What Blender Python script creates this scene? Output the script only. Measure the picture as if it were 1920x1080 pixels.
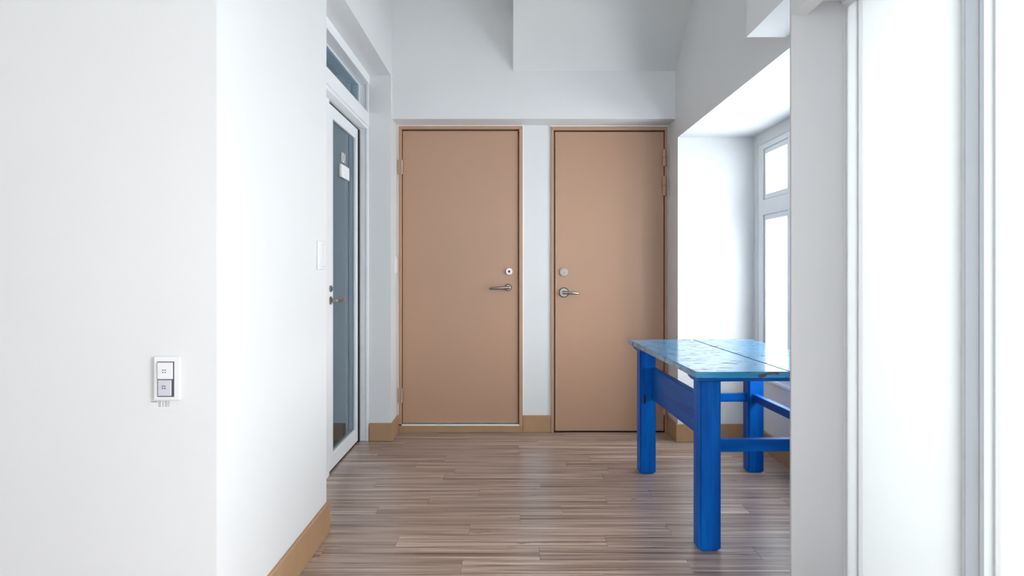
import bpy, bmesh, math, random
from mathutils import Matrix, Vector
random.seed(7)
S = bpy.context.scene
C = S.collection
for o in list(bpy.data.objects): bpy.data.objects.remove(o)

# ------------------------------------------------------------ camera
F = 1350.0                                   # focal length in pixels of a 1920 wide frame
EYE = 1.15
cam = bpy.data.cameras.new('camera'); cam.sensor_width = 36; cam.lens = 36 * F / 1920
cam.shift_x = 3 / 1920; cam.shift_y = -31 / 1920; cam.clip_start = .05
co = bpy.data.objects.new('camera', cam); C.objects.link(co)
co.location = (0, 0, EYE); co.rotation_euler = (math.pi / 2, 0, 0)
S.camera = co

# ------------------------------------------------------------ world: bright overcast sky
w = bpy.data.worlds.new('overcast_sky'); S.world = w; w.use_nodes = True
bg = w.node_tree.nodes['Background']
bg.inputs[0].default_value = (.95, .98, 1.0, 1); bg.inputs[1].default_value = 8.5

def portal(name, loc, sy, sz):               # sampling portals in the window openings (give off no light)
    l = bpy.data.lights.new(name, 'AREA'); l.shape = 'RECTANGLE'; l.size = sz; l.size_y = sy
    l.cycles.is_portal = True
    o = bpy.data.objects.new(name, l); C.objects.link(o); o.location = loc
    o.rotation_euler = (0, math.radians(90), 0)      # faces -X, into the rooms
    return o
portal('bay_window_portal', (1.86, 3.86, 1.22), 2.0, 1.7)
portal('sliding_door_portal', (1.45, 1.34, 1.03), 2.2, 2.2)
portal('added_rear_window_portal', (-.6, -2.82, 1.7), 1.5, 1.3).rotation_euler = (math.radians(90), math.radians(0), 0)  # serves the window added behind the camera

vs = S.view_settings
S.display_settings.display_device = 'sRGB'
vs.view_transform = 'Standard'; vs.look = 'None'; vs.gamma = 1; vs.use_curve_mapping = False
vs.exposure = 0.58

# ------------------------------------------------------------ materials
def mat(name):
    m = bpy.data.materials.new(name); m.use_nodes = True
    nt = m.node_tree; b = nt.nodes['Principled BSDF']
    return m, nt, b
def N(nt, t, **k):
    n = nt.nodes.new(t)
    for a, v in k.items(): setattr(n, a, v)
    return n
def ramp(nt, fac, stops):
    r = N(nt, 'ShaderNodeValToRGB'); e = r.color_ramp.elements
    while len(e) < len(stops): e.new(.5)
    for i, (p, c) in enumerate(stops):
        e[i].position = p; e[i].color = (*c, 1)
    nt.links.new(fac, r.inputs[0]); return r.outputs[0]
def noise(nt, scale, vec=None, detail=4, rough=.5, dist=0):
    n = N(nt, 'ShaderNodeTexNoise'); n.inputs['Scale'].default_value = scale
    n.inputs['Detail'].default_value = detail; n.inputs['Roughness'].default_value = rough
    n.inputs['Distortion'].default_value = dist
    if vec is not None: nt.links.new(vec, n.inputs['Vector'])
    return n.outputs[0]
def coords(nt, kind='Object', scale=(1, 1, 1), rand=False):
    t = N(nt, 'ShaderNodeTexCoord'); out = t.outputs[kind]
    if rand:
        oi = N(nt, 'ShaderNodeObjectInfo'); mu = N(nt, 'ShaderNodeMath', operation='MULTIPLY')
        nt.links.new(oi.outputs['Random'], mu.inputs[0]); mu.inputs[1].default_value = 37
        ad = N(nt, 'ShaderNodeVectorMath', operation='ADD')
        nt.links.new(out, ad.inputs[0]); nt.links.new(mu.outputs[0], ad.inputs[1]); out = ad.outputs[0]
    mp = N(nt, 'ShaderNodeMapping'); mp.inputs['Scale'].default_value = scale
    nt.links.new(out, mp.inputs['Vector']); return mp.outputs[0]
def bump(nt, b, h, strength, dist=.002):
    n = N(nt, 'ShaderNodeBump'); n.inputs['Strength'].default_value = strength; n.inputs['Distance'].default_value = dist
    nt.links.new(h, n.inputs['Height']); nt.links.new(n.outputs[0], b.inputs['Normal'])
def simple(name, c, rough=.5, metal=0, var=.04, vs_=6, bmp=0, bs=300):
    m, nt, b = mat(name)
    f = noise(nt, vs_, coords(nt))
    lo = tuple(x * (1 - var) for x in c); hi = tuple(min(1, x * (1 + var)) for x in c)
    nt.links.new(ramp(nt, f, [(.3, lo), (.7, hi)]), b.inputs['Base Color'])
    b.inputs['Roughness'].default_value = rough; b.inputs['Metallic'].default_value = metal
    if bmp: bump(nt, b, noise(nt, bs, coords(nt), 2), bmp, .001)
    return m
WALL = simple('white_wall_paint', (.70, .707, .715), .55, 0, .012, 2, .12, 220)
CEIL = simple('ceiling_paint', (.66, .67, .66), .7, 0, .012, 2)
ALU = simple('white_aluminium', (.82, .84, .87), .35, 0, .01, 4)
CAULK = simple('white_sealant', (.86, .86, .84), .5)
BROWN = simple('brown_steel_paint', (.43, .255, .167), .42, 0, .03, 1.2, .10, 500)
BASE = simple('brown_skirting_vinyl', (.38, .225, .12), .45, 0, .08, 5)
ALU_SHADE = simple('shade_grey_aluminium', (.46, .49, .53), .4, 0, .02, 4)  # shade on the leaf end faces, put in as a darker grey
BLACK = simple('black_rubber', (.012, .012, .014), .6)
STEEL = simple('satin_steel', (.34, .325, .305), .3, 1, .05, 20)
BRASS = simple('steel_pin', (.55, .45, .40), .35, 1, .05, 20)
PLAST = simple('white_plastic', (.76, .76, .78), .35, 0, .01, 9)
PLASTG = simple('grey_plastic_button', (.56, .57, .62), .35, 0, .01, 9)
INK = simple('grey_ink', (.08, .08, .09), .6)
SUB = simple('dark_subfloor', (.16, .12, .10), .7)
SIGN = simple('white_sign_vinyl', (.85, .86, .88), .5)

def glassmat(name, tint, gl=(1, 1, 1), rough=.01):
    m, nt, b = mat(name); nt.nodes.remove(b)
    out = nt.nodes['Material Output']
    g = N(nt, 'ShaderNodeNewGeometry'); mu = N(nt, 'ShaderNodeMath', operation='MULTIPLY_ADD')
    nt.links.new(g.outputs['Backfacing'], mu.inputs[0]); mu.inputs[1].default_value = -.8333; mu.inputs[2].default_value = 1.5
    fr = N(nt, 'ShaderNodeFresnel'); nt.links.new(mu.outputs[0], fr.inputs['IOR'])
    t = N(nt, 'ShaderNodeBsdfTransparent'); t.inputs[0].default_value = (*tint, 1)
    s = N(nt, 'ShaderNodeBsdfGlossy'); s.inputs['Color'].default_value = (*gl, 1); s.inputs['Roughness'].default_value = rough
    mx = N(nt, 'ShaderNodeMixShader')
    nt.links.new(fr.outputs[0], mx.inputs[0]); nt.links.new(t.outputs[0], mx.inputs[1]); nt.links.new(s.outputs[0], mx.inputs[2])
    nt.links.new(mx.outputs[0], out.inputs[0]); return m
GLASS = glassmat('clear_window_glass', (.97, .99, .99))
TGLASS = glassmat('tinted_door_glass', (.52, .66, .75), (.88, .96, 1), .015)

m, nt, b = mat('frosted_glass'); FROST = m; nt.nodes.remove(b)
t = N(nt, 'ShaderNodeBsdfTranslucent'); t.inputs[0].default_value = (.41, .42, .42, 1)
d = N(nt, 'ShaderNodeBsdfDiffuse'); d.inputs[0].default_value = (.9, .94, .93, 1)
mx = N(nt, 'ShaderNodeMixShader'); mx.inputs[0].default_value = .25
nt.links.new(t.outputs[0], mx.inputs[1]); nt.links.new(d.outputs[0], mx.inputs[2])
nt.links.new(mx.outputs[0], nt.nodes['Material Output'].inputs[0])

# floor planks: streaky grey-brown wood print along X
m, nt, b = mat('grey_brown_wood_plank'); PLANK = m
v1 = coords(nt, 'Object', (1.1, 42, 1), True)
v2 = coords(nt, 'Object', (1.8, 105, 1), True)
v3 = coords(nt, 'Object', (.5, 14, 1), True)
v4 = coords(nt, 'Object', (7, 40, 1), True)
a = ramp(nt, noise(nt, 1.0, v1, 5, .6, .25), [(.30, (.185, .125, .105)), (.45, (.32, .235, .197)), (.56, (.435, .33, .277)), (.70, (.60, .48, .405))])
f2 = ramp(nt, noise(nt, 1.0, v2, 3, .6, .1), [(.34, (.42, .39, .38)), (.45, (.92, .91, .90)), (.56, (1.05, 1.04, 1.02)), (.67, (1.5, 1.46, 1.4))])
f3 = ramp(nt, noise(nt, 1.0, v3, 2), [(.35, (.84, .83, .82)), (.65, (1.12, 1.12, 1.12))])
kn = ramp(nt, noise(nt, 1.0, v4, 2), [(.0, (1, 1, 1)), (.70, (1, 1, 1)), (.76, (.38, .31, .29))])
def mul(nt, x, y):
    q = N(nt, 'ShaderNodeMix', data_type='RGBA', blend_type='MULTIPLY'); q.inputs[0].default_value = 1
    nt.links.new(x, q.inputs[6]); nt.links.new(y, q.inputs[7]); return q.outputs[2]
oi = N(nt, 'ShaderNodeObjectInfo')
rv = ramp(nt, oi.outputs['Random'], [(0, (.94, .94, .94)), (1, (1.05, 1.04, 1.03))])
nt.links.new(mul(nt, mul(nt, mul(nt, a, f2), mul(nt, f3, kn)), rv), b.inputs['Base Color'])
b.inputs['Roughness'].default_value = .29
bump(nt, b, noise(nt, 1.0, v2, 2), .12, .001)

def bluepaint(name, c0, c1, wear, rough, along):
    m, nt, b = mat(name)
    sc = (1.2, 14, 14) if along == 'x' else ((14, 1.2, 14) if along == 'y' else (14, 14, 1.2))
    base = ramp(nt, noise(nt, 1.4, coords(nt, 'Object', sc), 5, .6), [(.3, c0), (.7, c1)])
    sc2 = tuple(3.2 * s if s < 5 else s * .9 for s in sc)
    f = noise(nt, 3.0, coords(nt, 'Object', sc2), 5, .62, .6)
    chip = ramp(nt, f, [(0, (0, 0, 0)), (wear, (0, 0, 0)), (wear + .012, (1, 1, 1))])
    q = N(nt, 'ShaderNodeMix', data_type='RGBA'); nt.links.new(chip, q.inputs[0])
    nt.links.new(base, q.inputs[6]); q.inputs[7].default_value = (.055, .05, .05, 1)
    nt.links.new(q.outputs[2], b.inputs['Base Color'])
    r = N(nt, 'ShaderNodeMath', operation='MULTIPLY_ADD'); nt.links.new(chip, r.inputs[0])
    r.inputs[1].default_value = .5; r.inputs[2].default_value = rough
    nt.links.new(r.outputs[0], b.inputs['Roughness'])
    inv = N(nt, 'ShaderNodeMath', operation='SUBTRACT'); inv.inputs[0].default_value = 1; nt.links.new(chip, inv.inputs[1])
    bump(nt, b, inv.outputs[0], .5, .002)
    b.inputs['Specular IOR Level'].default_value = .5 if along == 'x' and rough < .2 else .12
    return m
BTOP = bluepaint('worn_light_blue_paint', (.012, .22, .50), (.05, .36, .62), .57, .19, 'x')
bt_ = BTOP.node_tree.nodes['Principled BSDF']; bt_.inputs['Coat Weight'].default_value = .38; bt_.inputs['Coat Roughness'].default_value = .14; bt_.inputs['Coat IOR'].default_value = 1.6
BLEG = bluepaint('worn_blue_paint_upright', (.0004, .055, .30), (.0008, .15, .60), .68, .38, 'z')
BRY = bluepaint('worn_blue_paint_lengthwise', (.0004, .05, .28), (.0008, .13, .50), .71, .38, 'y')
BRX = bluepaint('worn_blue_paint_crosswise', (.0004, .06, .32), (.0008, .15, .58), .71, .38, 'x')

# ------------------------------------------------------------ mesh helpers
def bx(bm, x0, x1, y0, y1, z0, z1, bev=0, seg=1):
    r = bmesh.ops.create_cube(bm, size=1)
    vs_ = r['verts']
    for v in vs_:
        v.co = Vector(((x0 + x1) / 2 + v.co.x * (x1 - x0), (y0 + y1) / 2 + v.co.y * (y1 - y0), (z0 + z1) / 2 + v.co.z * (z1 - z0)))
    if bev:
        es = list({e for v in vs_ for e in v.link_edges})
        bmesh.ops.bevel(bm, geom=es, offset=bev, segments=seg, affect='EDGES', profile=.5)
def cyl(bm, p0, p1, r0, r1=None, n=24, bev=0):
    p0 = Vector(p0); p1 = Vector(p1); d = p1 - p0
    q = d.to_track_quat('Z', 'Y').to_matrix().to_4x4()
    r = bmesh.ops.create_cone(bm, cap_ends=True, segments=n, radius1=r0, radius2=r0 if r1 is None else r1, depth=d.length,
                              matrix=Matrix.Translation((p0 + p1) / 2) @ q)
    if bev:
        es = [e for e in {e for v in r['verts'] for e in v.link_edges} if any(len(f.verts) > 4 for f in e.link_faces)]
        bmesh.ops.bevel(bm, geom=es, offset=bev, segments=2, affect='EDGES')
def prism(bm, pts, axis, a0, a1):
    def P(p, a):
        if axis == 'x': return (a, p[0], p[1])
        if axis == 'y': return (p[0], a, p[1])
        return (p[0], p[1], a)
    A = [bm.verts.new(P(p, a0)) for p in pts]; B = [bm.verts.new(P(p, a1)) for p in pts]
    bm.faces.new(A); bm.faces.new(B[::-1])
    for i in range(len(pts)):
        j = (i + 1) % len(pts); bm.faces.new((A[j], A[i], B[i], B[j]))
    bmesh.ops.recalc_face_normals(bm, faces=bm.faces)
def tube(bm, pts, n=12, sx=1, up=(0, 0, 1)):
    """pts: list of (point, half width across, half height up): a lofted rounded bar"""
    rings = []
    for i, (p, a, h) in enumerate(pts):
        p = Vector(p); q = Vector(pts[min(i + 1, len(pts) - 1)][0]) - Vector(pts[max(i - 1, 0)][0])
        q.normalize(); u = Vector(up); s = q.cross(u).normalized(); u = s.cross(q)
        rings.append([bm.verts.new(p + s * a * math.cos(2 * math.pi * k / n) + u * h * math.sin(2 * math.pi * k / n)) for k in range(n)])
    for i in range(len(rings) - 1):
        for k in range(n):
            bm.faces.new((rings[i][k], rings[i][(k + 1) % n], rings[i + 1][(k + 1) % n], rings[i + 1][k]))
    bm.faces.new(rings[0]); bm.faces.new(rings[-1][::-1])
    bmesh.ops.recalc_face_normals(bm, faces=bm.faces)
def wpos(o):
    p = Vector((0, 0, 0))
    while o is not None: p = p + Vector(o.location); o = o.parent
    return p
def obj(name, bm, material, parent=None, origin=None, local=False, smooth=False):
    """links one mesh object; bm is in world coordinates unless local"""
    off = Vector((0, 0, 0))
    if parent is not None and not local: off = wpos(parent)
    o0 = Vector(origin) if origin is not None else off
    if not local: bmesh.ops.translate(bm, verts=bm.verts, vec=-o0)
    me = bpy.data.meshes.new(name); bm.to_mesh(me); bm.free()
    me.materials.append(material)
    if smooth:
        for p in me.polygons: p.use_smooth = True
        try: me.set_sharp_from_angle(angle=math.radians(35))
        except Exception: pass
    o = bpy.data.objects.new(name, me); C.objects.link(o)
    if parent is not None: o.parent = parent
    if not local: o.location = o0 - off
    return o
def B(*boxes, bev=0, seg=1):
    bm = bmesh.new()
    for q in boxes: bx(bm, *q, bev=bev, seg=seg)
    return bm
def CY(*cs, n=24, bev=0):
    bm = bmesh.new()
    for q in cs: cyl(bm, *q, n=n, bev=bev)
    return bm
def empty(name, loc, label=None, cat=None, group=None, kind=None, rz=0):
    o = bpy.data.objects.new(name, None); C.objects.link(o); o.location = loc; o.rotation_euler = (0, 0, rz)
    o.empty_display_size = .1
    return tag(o, label, cat, group, kind)
def tag(o, label=None, cat=None, group=None, kind=None):
    if label: o['label'] = label
    if cat: o['category'] = cat
    if group: o['group'] = group
    if kind: o['kind'] = kind
    return o
def struct(name, bm, m, label, cat, origin=(0, 0, 0)):
    return tag(obj(name, bm, m, origin=origin), label, cat, kind='structure')
def lab(o, l): o['label'] = l; return o

H = 3.4
XL, XR = -.81, 1.13
YN = 3.17; YS = 4.885; YB = 4.93; YD = 5.15; YF = 1.985; YC = 2.44; YE = 4.86; XW = 1.64
# ------------------------------------------------------------ floor
floor = struct('floor', B((-3.4, 2.0, -2.8, 5.5, -.12, -.004)), SUB, 'grey-brown wood plank floor running across the corridor', 'floor')
PW, PL = .1355, .89
offs = {-1: -.19, 0: .118, 1: .408, 2: -.183, 3: .045, 4: .249, 5: .48}
k0 = -21
ycur = None
for k in range(k0, 18):
    y0 = 2.872 + PW * k; y1 = y0 + PW
    if y0 > YD: break
    y1 = min(y1, YD)
    lo, hi = (-2.3, 1.30) if y1 < YF else (-1.09, XW)
    if y1 >= YF and y0 < YC: hi = 1.30
    off = offs.get(k, random.random() * PL)
    x = off - PL * math.ceil((off - lo) / PL)
    while x < hi:
        a, c = max(x, lo), min(x + PL, hi)
        if c - a > .03:
            bm = bmesh.new(); g = .0005
            bx(bm, a + g, c - g, y0 + g, y1 - g, -.004, 0)
            p = obj('plank', bm, PLANK, floor, origin=(a, y0, 0))
        x += PL

# ------------------------------------------------------------ ceiling with the underside of the stair flight
ceil = struct('ceiling', B((-3.4, 2.0, -2.8, 5.5, H, H + .1)), CEIL, 'white ceiling above the corridor', 'ceiling')
bm = bmesh.new(); prism(bm, [(YB + .05, 2.523 - .034), (YB + .05, 2.85), (4.10, H + .02), (3.60, H + .02)], 'x', .018, XR + .02)
lab(obj('sloped_soffit', bm, CEIL, ceil), 'plain sloping underside of a stair flight')

# ------------------------------------------------------------ walls
struct('wall_left', B(
    (-3.2, XL, YF, YF + .15, 0, H), (-1.2, XL, YF + .15, YN, 0, H),
    (-1.2, XL, YN, YS, 2.48, H), (-1.2, XL, YS + .1, 5.5, 0, H), (-.962, XL, YS, YS + .1, 0, 2.48), (-1.2, XL, YS, YS + .1, 2.48, H),
    (-1.2, -1.06, YN, 3.98, 0, 2.2), (-1.2, -1.06, YN, 3.70, 2.2, 2.48), (-1.2, -1.1, YS, YS + .1, 0, 2.48)), WALL,
    'white left wall with a deep recess for the glazed door', 'wall')
struct('wall_back', B(
    (-3.2, 2.0, YD + .12, YD + .3, 0, H), (-3.2, -.798, YD, YD + .12, 0, H), (.088, .290, YD, YD + .12, 0, H), (1.122, 2.0, YD, YD + .12, 0, H),
    (-.798, .088, YD, YD + .12, 2.188, H), (-.798, .088, YD, YD + .12, 0, .046), (.290, 1.122, YD, YD + .12, 2.184, H),
    (XL, XR, YB, YD, 2.195, H)), WALL, 'white end wall holding the two brown steel doors under a lintel', 'wall')
struct('wall_right', B(
    (XR, 1.9, YE, YD, 0, H), (XR, 1.9, YC, YE, 2.055, H),
    (XW, 1.84, 2.62, YE, 0, .47), (XW, 1.84, 2.62, YE, 1.98, 2.055), (XW, 1.84, 4.77, YE, .47, 1.98), (XW, 1.84, 2.62, 2.95, .47, 1.98),
    (XR, 1.84, YC, 2.62, 0, 2.055), (.951, XR, YC + .012, 2.90, 2.094, H),
    (.951, 1.005, -2.6, YC, 2.02, H), (1.005, 1.26, -2.6, YC, 2.066, H), (XR, 1.3, -2.8, .05, 0, 2.08), (1.26, 1.34, -2.8, YC, 2.066, H)), WALL,
    'white right wall with window bay, pier and dropped beam', 'wall')
struct('wall_partition', B((.951, XR + .001, YC, YC + .012, 0, H), bev=.002), simple('shade_grey_panel', (.56, .56, .575), .5, 0, .015, 2), 'thin partition panel with shade put into its grey, between the window bay and the frosted doors', 'partition')  # shade of a white surface, put into the panel colour
struct('wall_front', B((-3.2, 1.3, -2.8, -2.6, 0, 1.0), (-3.2, 1.3, -2.8, -2.6, 2.4, H), (-3.2, -1.3, -2.8, -2.6, 1.0, 2.4), (.1, 1.3, -2.8, -2.6, 1.0, 2.4)),  # unseen window opening, added to light the room from behind
    WALL, 'white wall behind the camera with a wide window added to let in light', 'wall')
struct('wall_outer', B((-3.4, -3.2, -2.8, 5.5, 0, H)), WALL, 'outer white wall beyond the front room', 'wall')

# ------------------------------------------------------------ baseboards
bh, bt = .123, .014
def basebd(name, boxes, label): return struct(name, B(*boxes, bev=.003), BASE, label, 'baseboard')
basebd('baseboard_left', [(XL, XL + bt, YF - .0, YN + .012, 0, bh + .015)], 'tan baseboard at the foot of the near left wall')
basebd('baseboard_recess', [(-.958, XL + bt, YS - bt, YS, 0, bh), (XL, XL + bt, YS - .004, YD, 0, bh)], 'brown baseboard wrapping the corner beside the glazed door')
basebd('baseboard_back', [(XL + bt, .088, YD - bt, YD, 0, .049), (.0885, .288, YD - bt, YD, 0, bh)], 'brown baseboard on the end wall between the doors')
basebd('baseboard_right', [(XR - bt, XR, YE, YD - .02, 0, bh), (XR - bt, XW, YE - bt, YE, 0, bh), (XW - bt, XW, 2.64, YE - bt, 0, bh)], 'brown baseboard around the window bay')
cb = lambda bm: bm

# ------------------------------------------------------------ brown steel doors
def lever_lock(root, cx, z, side, r, length, plate):
    hd = obj('lever_handle', CY(((cx, YD - .030 if side < 0 else YD - .016, z), (cx, YD + .006, z), r * .62 if side < 0 else r * .9, r), bev=.004), STEEL, root, smooth=True)
    bm = bmesh.new(); cyl(bm, (cx, YD - .045, z), (cx, YD - .01, z), r * .42, n=16)
    y = YD - .047
    L = length
    tube(bm, [((cx - side * .012, y, z), .006, .011), ((cx, y, z), .010, .0135), ((cx + side * .03, y - .004, z - .001), .008, .0095),
              ((cx + side * L * .6, y - .001, z - .003), .006, .009), ((cx + side * L * .92, y + .008, z - .006), .005, .008), ((cx + side * L, y + .014, z - .007), .003, .005)])
    obj('lever', bm, STEEL, hd, smooth=True)
    return hd
# left door (hinged left)
d1 = empty('door_1', (-.355, YD, .046), 'brown steel door on the left of the end wall, raised above the baseboard', 'door', kind='structure')
fr = obj('door_frame', B((-.798, -.776, YD - .012, YD + .115, .058, 2.166), (.0625, .088, YD - .012, YD + .115, .05, 2.166), (-.798, .088, YD - .012, YD + .115, 2.166, 2.188), bev=.002), BROWN, d1)
obj('door_stop', B((-.776, -.762, YD + .05, YD + .11, .058, 2.16), (.050, .0625, YD + .05, YD + .11, .058, 2.16), (-.776, .0625, YD + .05, YD + .11, 2.14, 2.166)), BROWN, d1)
obj('door_leaf', B((-.772, .0545, YD + .004, YD + .046, .064, 2.156), bev=.002), BROWN, d1)
lab(obj('sill_strip', B((-.776, .0625, YD - .016, YD + .11, .049, .058), bev=.001), ALU, d1), 'pale metal threshold strip')
lab(obj('sealant_bead', B((-.807, -.798, YD - .006, YD, .12, 2.197), (.088, .095, YD - .006, YD, .12, 2.197), (-.798, .088, YD - .006, YD, 2.188, 2.197)), CAULK, d1), 'white sealant line round the frame')
for zc in (1.895, .266):
    h = obj('hinge', B((-.802, -.775, YD - .018, YD - .008, zc - .052, zc + .052), bev=.001), BROWN, d1)
    for i in range(5):
        z0 = zc - .052 + i * .0208
        lab(obj('knuckle', CY(((-.774, YD - .016, z0 + .001), (-.774, YD - .016, z0 + .0198), .0065), n=12, bev=.001), BRASS, h, smooth=True), 'worn metal hinge knuckle')
db = obj('deadbolt', CY(((-.008, YD - .012, 1.15), (-.008, YD + .006, 1.15), .0235), bev=.004), STEEL, d1, smooth=True)
obj('bolt_face', CY(((-.008, YD - .019, 1.15), (-.008, YD - .011, 1.15), .0135), bev=.002), PLAST, db, smooth=True)
obj('keyhole', CY(((-.008, YD - .021, 1.15), (-.008, YD - .018, 1.15), .0075), n=12), BLACK, db)
lever_lock(d1, -.015, 1.035, -1, .0275, .135, 0)

# right door (hinged right)
d2 = empty('door_2', (.706, YD, 0), 'brown steel door on the right of the end wall, behind the blue table', 'door', kind='structure')
obj('door_frame', B((.290, .310, YD - .014, YD + .115, 0, 2.158), (1.102, 1.122, YD - .014, YD + .115, 0, 2.158), (.290, 1.122, YD - .014, YD + .115, 2.158, 2.184), bev=.002), BROWN, d2)
obj('door_stop', B((.310, .322, YD + .05, YD + .11, 0, 2.158), (1.09, 1.102, YD + .05, YD + .11, 0, 2.158), (.322, 1.09, YD + .05, YD + .11, 2.14, 2.158)), BROWN, d2)
obj('door_leaf', B((.3185, 1.0960, YD - .006, YD + .042, .010, 2.149), bev=.003), BROWN, d2)
obj('edge_strip', B((.3195, .333, YD - .011, YD - .005, .012, 2.147), bev=.002), BROWN, d2)
lab(obj('threshold', B((.310, 1.102, YD - .006, YD + .11, .0, .004)), BLACK, d2), 'dark threshold gap')
lab(obj('sealant_bead', B((.283, 1.122, YD - .006, YD, 2.184, 2.194), (1.122, 1.1285, YD - .006, YD, .12, 2.194)), CAULK, d2), 'white sealant line round the frame')
for z0, z1 in ((1.90, 2.02), (1.69, 1.83), (.13, .25)):
    h = obj('hinge', CY(((1.096, YD - .026, z0), (1.096, YD - .026, z1), .0145), n=16, bev=.003), BROWN, d2, smooth=True)
    obj('hinge_leaf', B((1.086, 1.118, YD - .018, YD - .010, z0 + .004, z1 - .004), bev=.001), BROWN, h)
    zm = (z0 + z1) / 2
    obj('joint_ring', CY(((1.096, YD - .026, zm - .0015), (1.096, YD - .026, zm + .0015), .0148), n=16), BLACK, h)
db = obj('deadbolt', CY(((.382, YD - .02, 1.146), (.382, YD - .006, 1.146), .029, .0345), bev=.004), STEEL, d2, smooth=True)
for o_ in (db,): pass
obj('cylinder_face', CY(((.384, YD - .030, 1.146), (.384, YD - .018, 1.146), .019, .021), bev=.003), STEEL, db, smooth=True)
obj('keyhole', B((.3825, .3855, YD - .032, YD - .029, 1.134, 1.148)), BLACK, db)
rose = lab(obj('backing_ring', CY(((.382, YD - .010, 1.0), (.382, YD - .006, 1.0), .036)), BLACK, d2, smooth=True), 'black ring behind the handle')
lever_lock(d2, .382, 1.0, 1, .033, .108, 0)

# ------------------------------------------------------------ glazed aluminium door on the left with transom light
d3 = empty('door_3', (-1.03, 4.46, 0), 'white aluminium door with dark glass numbered 101 in the left recess', 'door', kind='structure')
Xg = -1.027
obj('door_frame', B((-1.10, -1.018, 3.98, 4.05, 0, 2.118), (-1.10, -.98, YS - .0, YS + .1, 0, 2.42), (-.98, -.962, YS - .006, YS + .1, 0, 2.48),
                    (-1.10, -.955, YN, YS, 2.42, 2.48), bev=.002), ALU, d3)
obj('transom_bar', B((-1.10, -.970, YN, YS, 2.118, 2.235), (-.972, -.958, YN, YS - .002, 2.135, 2.222), bev=.003), ALU, d3)
lf = obj('door_leaf', B((Xg - .04, Xg, 4.058, 4.164, .012, 2.106), (Xg - .04, Xg, 4.79, 4.846, .012, 2.106), (Xg - .04, Xg, 4.164, 4.79, .012, .095), (Xg - .04, Xg, 4.164, 4.79, 2.042, 2.106), bev=.0015), ALU, d3)
obj('glass_pane', B((Xg - .018, Xg - .012, 4.16, 4.795, .09, 2.046)), TGLASS, lf)
obj('glazing_bead', B((Xg - .012, Xg - .001, 4.164, 4.172, .095, 2.042), (Xg - .012, Xg - .001, 4.782, 4.79, .095, 2.042), (Xg - .012, Xg - .001, 4.172, 4.782, .095, .103), (Xg - .012, Xg - .001, 4.172, 4.782, 2.034, 2.042)), ALU, lf)
lab(obj('door_seal_and_shadow_line', B((Xg - .036, Xg + .007, 4.847, YS - .0005, .0, 2.108), (Xg - .036, Xg - .004, 4.052, 4.872, 2.107, 2.117), (Xg - .036, Xg - .004, 4.052, 4.872, .0, .010)), BLACK, d3), 'black rubber seal, its bottom strip standing in for the shadow under the leaf')  # last box is the shadow line under the leaf, modelled in black
tp = obj('transom_sash', B((-1.04, -1.024, 3.70, 3.71, 2.235, 2.42), (-1.04, -1.024, YS - .006, YS, 2.235, 2.42), (-1.04, -1.024, 3.71, YS - .006, 2.235, 2.241), (-1.04, -1.024, 3.71, YS - .006, 2.414, 2.42)), ALU, d3)
obj('transom_glass', B((-1.036, -1.030, 3.705, YS - .003, 2.238, 2.417)), TGLASS, tp)
# handle on the near stile
hy = 4.10
hd = obj('lever_handle', CY(((Xg - .001, hy, .985), (Xg + .010, hy, .985), .024), bev=.003), STEEL, d3, smooth=True)
bm = bmesh.new(); cyl(bm, (Xg + .008, hy, .985), (Xg + .045, hy, .985), .0105, n=14)
tube(bm, [((Xg + .043, hy - .012, .985), .006, .009), ((Xg + .046, hy + .01, .985), .007, .011), ((Xg + .054, hy + .05, .984), .007, .0125), ((Xg + .054, hy + .11, .985), .006, .0135), ((Xg + .050, hy + .150, .985), .004, .011)])
obj('lever', bm, STEEL, hd, smooth=True)
kc = obj('key_cylinder', CY(((Xg - .001, hy, 1.052), (Xg + .012, hy, 1.052), .019), bev=.003), STEEL, d3, smooth=True)
obj('keyhole', B((Xg + .0115, Xg + .0135, hy - .0025, hy + .0025, 1.043, 1.060)), BLACK, kc)
# number 101
def text_mesh(body, size):
    cu = bpy.data.curves.new('number_text', 'FONT'); cu.body = body; cu.size = size; cu.extrude = .0008
    cu.align_x = 'CENTER'; cu.offset = .0012
    t = bpy.data.objects.new('number_text', cu); C.objects.link(t)
    bpy.context.view_layer.update()
    me = bpy.data.meshes.new_from_object(t.evaluated_get(bpy.context.evaluated_depsgraph_get()))
    bpy.data.objects.remove(t); bpy.data.curves.remove(cu); return me
me = text_mesh('101', .088); me.materials.clear(); me.materials.append(SIGN)
me.transform(Matrix(((0, 0, 1, 0), (1, 0, 0, 0), (0, 1, 0, 0), (0, 0, 0, 1))))
tx = bpy.data.objects.new('door_number', me); C.objects.link(tx); tx.parent = d3
tx.location = Vector((Xg - .0105, 4.47, 1.826)) - d3.location
lab(tx, 'white numerals reading 101')
sg = tag(obj('door_sign', B((Xg - .012, Xg - .002, 4.375, 4.590, 1.727, 1.805), bev=.001), SIGN, origin=(Xg - .012, 4.48, 1.727)), 'small blank white sign on the glass under the number 101', 'sign')
obj('sign_frame', B((Xg - .003, Xg + .0005, 4.375, 4.590, 1.727, 1.731), (Xg - .003, Xg + .0005, 4.375, 4.590, 1.801, 1.805), (Xg - .003, Xg + .0005, 4.375, 4.379, 1.731, 1.801), (Xg - .003, Xg + .0005, 4.586, 4.590, 1.731, 1.801)), ALU, sg)

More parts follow.
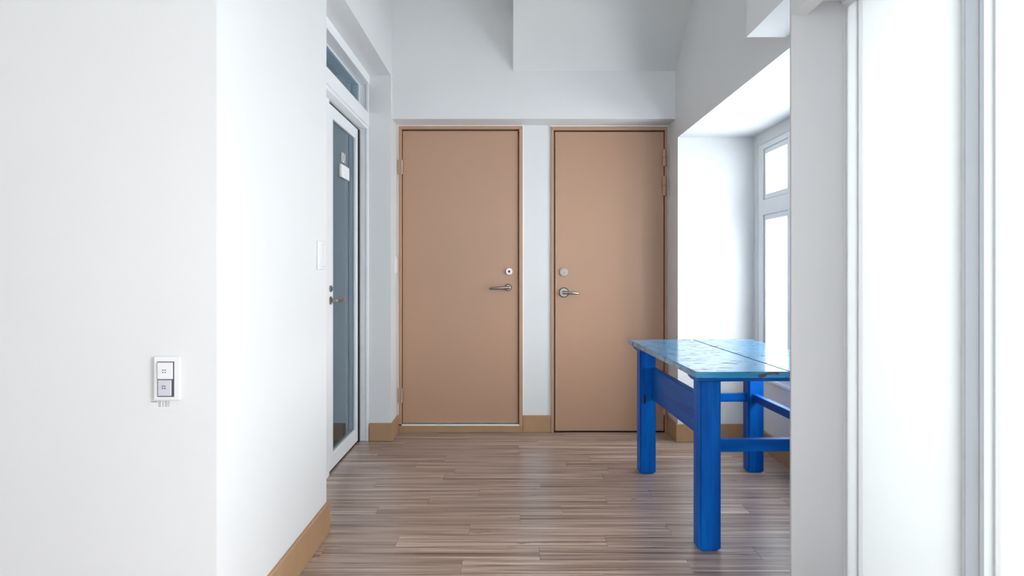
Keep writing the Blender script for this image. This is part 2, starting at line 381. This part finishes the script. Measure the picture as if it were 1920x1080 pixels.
# ------------------------------------------------------------ bay window
w1 = empty('window_1', (XW + .03, 3.86, .47), 'white aluminium window with transom lights in the bay on the right', 'window', kind='structure')
xa, xb = XW + .003, XW + .085
ys = [4.67 - .43 * i for i in range(5)]          # panel boundaries
fb = [(xa, xb, 4.685, 4.77, .47, 1.98), (xa, xb, 2.95, 2.965, .47, 1.98), (xa, xb, 2.965, 4.685, 1.945, 1.98), (xa, xb, 2.965, 4.685, .47, .50), (xa - .004, xb, 2.965, 4.685, 1.517, 1.613)]
for y in ys[1:4]: fb += [(xa, xb, y - .022, y + .022, .50, 1.517), (xa, xb, y - .022, y + .022, 1.613, 1.945)]
obj('window_frame', B(*fb, bev=.002), ALU, w1)
obj('window_sill', B((XW - .012, xa + .02, 2.95, 4.77, .452, .472), bev=.003), ALU, w1)
for i in range(4):
    yA, yB = ys[i + 1] + (.022 if i < 3 else .0), ys[i] - (.022 if i else -.01)
    if i == 3: yA = 2.97
    for z0, z1 in ((.504, 1.513), (1.617, 1.941)):
        s_ = obj('sash', B((xa + .006, xb - .03, yA + .003, yA + .030, z0, z1), (xa + .006, xb - .03, yB - .030, yB - .006, z0, z1),
                           (xa + .006, xb - .03, yA + .030, yB - .030, z0, z0 + .032), (xa + .006, xb - .03, yA + .030, yB - .030, z1 - .032, z1), bev=.002), ALU, w1)
        obj('pane', B((xa + .014, xa + .019, yA + .028, yB - .028, z0 + .028, z1 - .028)), GLASS, s_)
        obj('seal', B((xa + .007, xb - .03, yB - .006, yB - .0003, z0, z1), (xa + .010, xb - .03, yA + .0003, yA + .003, z0, z1)), BLACK, s_)

# ------------------------------------------------------------ frosted sliding doors on the near right
def slider(name, x0, y0, y1, label):
    r = empty(name, (x0 + .02, (y0 + y1) / 2, 0), label, 'door', kind='structure')
    x1 = x0 + .04; st = .085
    fr = obj('leaf_frame', B((x0 + .004, x1 - .004, y1 - .012, y1, .012, 2.053), (x0 + .004, x1, y0, y0 + .010, .012, 2.053), (x0, x1, y0 + .010, y1 - .012, .012, .10), (x0, x1, y0 + .010, y1 - .012, 2.040, 2.053), bev=.002), ALU, r)
    lab(obj('stile_glow_strip', B((x0 + .004, x0 + .010, y1 - st, y1 - .012, .10, 2.040)), FROST, r), 'stile strip made translucent so that it glows white')  # bloom on the stile, imitated with frosted material
    lab(obj('face_film', B((x0, x0 + .0035, y0, y0 + .010, .012, 2.053)), ALU, r), 'white face strip of the near stile')
    obj('frosted_pane', B((x0 + .016, x0 + .022, y0 + .008, y1 - st + .005, .095, 2.043)), FROST, r)
    obj('glazing_bead', B((x0 + .004, x0 + .016, y1 - st - .006, y1 - st, .10, 2.040)), ALU, fr)
    lab(obj('stile_end', B((x0 + .0005, x1, y0 - .0025, y0 - .0003, .012, 2.053), (x0 + .034, x0 + .045, y0 - .006, y0 - .0025, .012, 2.053)), ALU_SHADE, r), 'metal end face of the leaf, its shade painted in as grey')
    obj('brush_seal', B((x0 + .0405, x0 + .0445, y0 - .001, y0 + .012, .012, 2.053)), BLACK, r)
    return r
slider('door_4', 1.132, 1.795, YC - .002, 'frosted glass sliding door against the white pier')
slider('door_5', 1.178, 1.145, 1.845, 'second frosted glass sliding door, cut by the right frame edge')  # doors left open past this leaf: an added, unseen gap for daylight
struct('trim_1', B((1.120, 1.127, 0.25, YC, 2.054, 2.068), (1.174, 1.177, 0.25, YC, 2.054, 2.068), (1.222, 1.26, 0.25, YC, 2.054, 2.068), bev=.001), ALU, 'thin metal top track of the frosted sliding doors', 'trim')
struct('trim_2', B((1.130, 1.26, 0.25, YC, 0, .008)), ALU, 'flat metal floor track of the frosted sliding doors', 'trim')

# ------------------------------------------------------------ switches
def dots(cx, cz, sx=.0032, r=.0015):
    bm = bmesh.new()
    for a in (-1, 1):
        for c in (-1, 1): cyl(bm, (cx + a * sx, YF - .0162, cz + c * sx), (cx + a * sx, YF - .0135, cz + c * sx), r, n=8)
    return bm
sw = empty('light_switch', (-.9425, YF, .796), 'white two-button light switch with dotted buttons, on the front-facing left wall', 'switch')
obj('faceplate', B((-.979, -.906, YF - .010, YF, .796, .916), bev=.003, seg=2), PLAST, sw)
obj('button_surround', B((-.968, -.922, YF - .0105, YF - .006, .806, .903)), INK, sw)
b1 = obj('button', B((-.9660, -.9255, YF - .015, YF - .008, .855, .9005), bev=.001), PLAST, sw)
obj('dot_mark', dots(-.9475, .877), INK, b1)
b2 = lab(obj('button', B((-.9655, -.9295, YF - .0138, YF - .008, .809, .8525), bev=.001), PLASTG, sw), 'grey lower button')
obj('dot_mark', dots(-.9485, .833), INK, b2)
bm = bmesh.new()
lb = tag(obj('switch_label', B((-.993, -.925, YF - .0008, YF, .7715, .7945)), simple('clear_label_film', (.715, .72, .735), .4, 0, .01), origin=(-.96, YF, .7715)), 'tiny printed label strip stuck below the two-button light switch', 'label')
bm = bmesh.new()
def marks(bm, x, z, wd, hg, n, pitch):
    for i in range(n):
        for q in range(2):
            xx = x + i * pitch + random.uniform(0, .001)
            bx(bm, xx, xx + wd * random.uniform(.5, 1), YF - .0012, YF - .0008, z + q * hg * .6, z + q * hg * .6 + hg * .28)
        bx(bm, x + i * pitch + wd * .4, x + i * pitch + wd * .6, YF - .0012, YF - .0008, z, z + hg)
marks(bm, -.9915, .7895, .0020, .0030, 8, .0023)
for r_ in range(3):
    for x, n in ((-.9700, 2), (-.9585, 1), (-.9520, 2), (-.9430, 1)): marks(bm, x, .7890 - r_ * .0056, .0028, .0038, n, .0036)
obj('lettering', bm, INK, lb)
s2 = empty('light_switch', (XL, 3.063, 1.16), 'flat white rocker switch near the edge of the bright left wall', 'switch')
obj('faceplate', B((XL, XL + .010, 3.01, 3.117, 1.158, 1.28), bev=.003, seg=2), PLAST, s2)
obj('rocker', B((XL + .009, XL + .014, 3.062, 3.098, 1.172, 1.266), bev=.001), PLAST, s2)
obj('rocker_surround', B((XL + .008, XL + .0106, 3.059, 3.101, 1.169, 1.269)), PLASTG, s2)
s3 = empty('light_switch', (XL, 5.06, 1.135), 'narrow white switch on the reveal left of the left brown door', 'switch')
obj('faceplate', B((XL, XL + .009, 5.015, 5.115, 1.135, 1.258), bev=.003, seg=2), PLAST, s3)
obj('rocker', B((XL + .008, XL + .014, 5.045, 5.085, 1.148, 1.245), bev=.001), PLAST, s3)
obj('rocker_surround', B((XL + .008, XL + .0096, 5.041, 5.089, 1.144, 1.249)), PLASTG, s3)

# ------------------------------------------------------------ blue table
T = empty('table', (1.10, 3.55, 0), 'old bright blue wooden table with chipped paint standing in the window bay', 'table', rz=math.radians(2.0))
def tp_(name, bm, m, **k): return obj(name, bm, m, T, local=True, **k)
zt = .741
xs0, xs1 = -.365, .385; seam = .022; yn, yf = -.609, .79
def board(x0, x1, cl, cr):
    bm = bmesh.new()
    pts = [(x0 + cl, yn), (x1 - cr, yn), (x1, yn + cr), (x1, yf - cr * .5), (x1 - cr * .5, yf), (x0 + cl * .5, yf), (x0, yf - cl * .5), (x0, yn + cl)]
    q = []
    for p in pts:
        if not q or (abs(q[-1][0] - p[0]) + abs(q[-1][1] - p[1])) > 1e-6: q.append(p)
    if (abs(q[0][0] - q[-1][0]) + abs(q[0][1] - q[-1][1])) < 1e-6: q.pop()
    prism(bm, q, 'z', zt - .025, zt)
    es = [e for e in bm.edges if all(abs(v.co.z - zt) < 1e-6 for v in e.verts)]
    bmesh.ops.bevel(bm, geom=es, offset=.003, segments=2, affect='EDGES')
    return bm
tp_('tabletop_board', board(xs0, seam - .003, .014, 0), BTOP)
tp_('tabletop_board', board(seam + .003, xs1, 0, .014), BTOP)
tp_('seam_gap', B((seam - .0029, seam + .0029, yn + .004, yf - .004, zt - .020, zt - .0025)), BLACK)
def cleat(y0, y1):
    bm = bmesh.new()
    z0, z1 = zt - .042, zt - .025
    prism(bm, [(y0, z1), (y0, z0 + .005), (y0 + .012, z0), (y1 - .06, z0), (y1 - .02, z0 + .006), (y1, z1)], 'x', xs0 + .008, xs1 - .008)
    return bm
tp_('cleat', cleat(yn + .006, yn + .165), BRX)
tp_('cleat', cleat(.50, .70), BRX)
hw = .0455
def leg(cx, cy):
    bm = bmesh.new(); bx(bm, cx - hw, cx + hw, cy - hw, cy + hw, 0, zt - .042)
    es = [e for e in bm.edges if abs(e.verts[0].co.z - e.verts[1].co.z) > .1]
    bmesh.ops.bevel(bm, geom=es, offset=.008, segments=2, affect='EDGES')
    es = [e for e in bm.edges if all(v.co.z < .001 for v in e.verts)]
    bmesh.ops.bevel(bm, geom=es, offset=.008, segments=2, affect='EDGES')
    return bm
for cx in (-.300, .322):
    for cy in (-.54, .592):
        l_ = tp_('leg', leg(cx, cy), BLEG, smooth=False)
        if cy > 0: 
            o_ = obj('mortise_slot', B((cx - hw + .022, cx - hw + .034, cy - hw - .0006, cy - hw + .004, .40, .45)), BLACK, l_, local=True)
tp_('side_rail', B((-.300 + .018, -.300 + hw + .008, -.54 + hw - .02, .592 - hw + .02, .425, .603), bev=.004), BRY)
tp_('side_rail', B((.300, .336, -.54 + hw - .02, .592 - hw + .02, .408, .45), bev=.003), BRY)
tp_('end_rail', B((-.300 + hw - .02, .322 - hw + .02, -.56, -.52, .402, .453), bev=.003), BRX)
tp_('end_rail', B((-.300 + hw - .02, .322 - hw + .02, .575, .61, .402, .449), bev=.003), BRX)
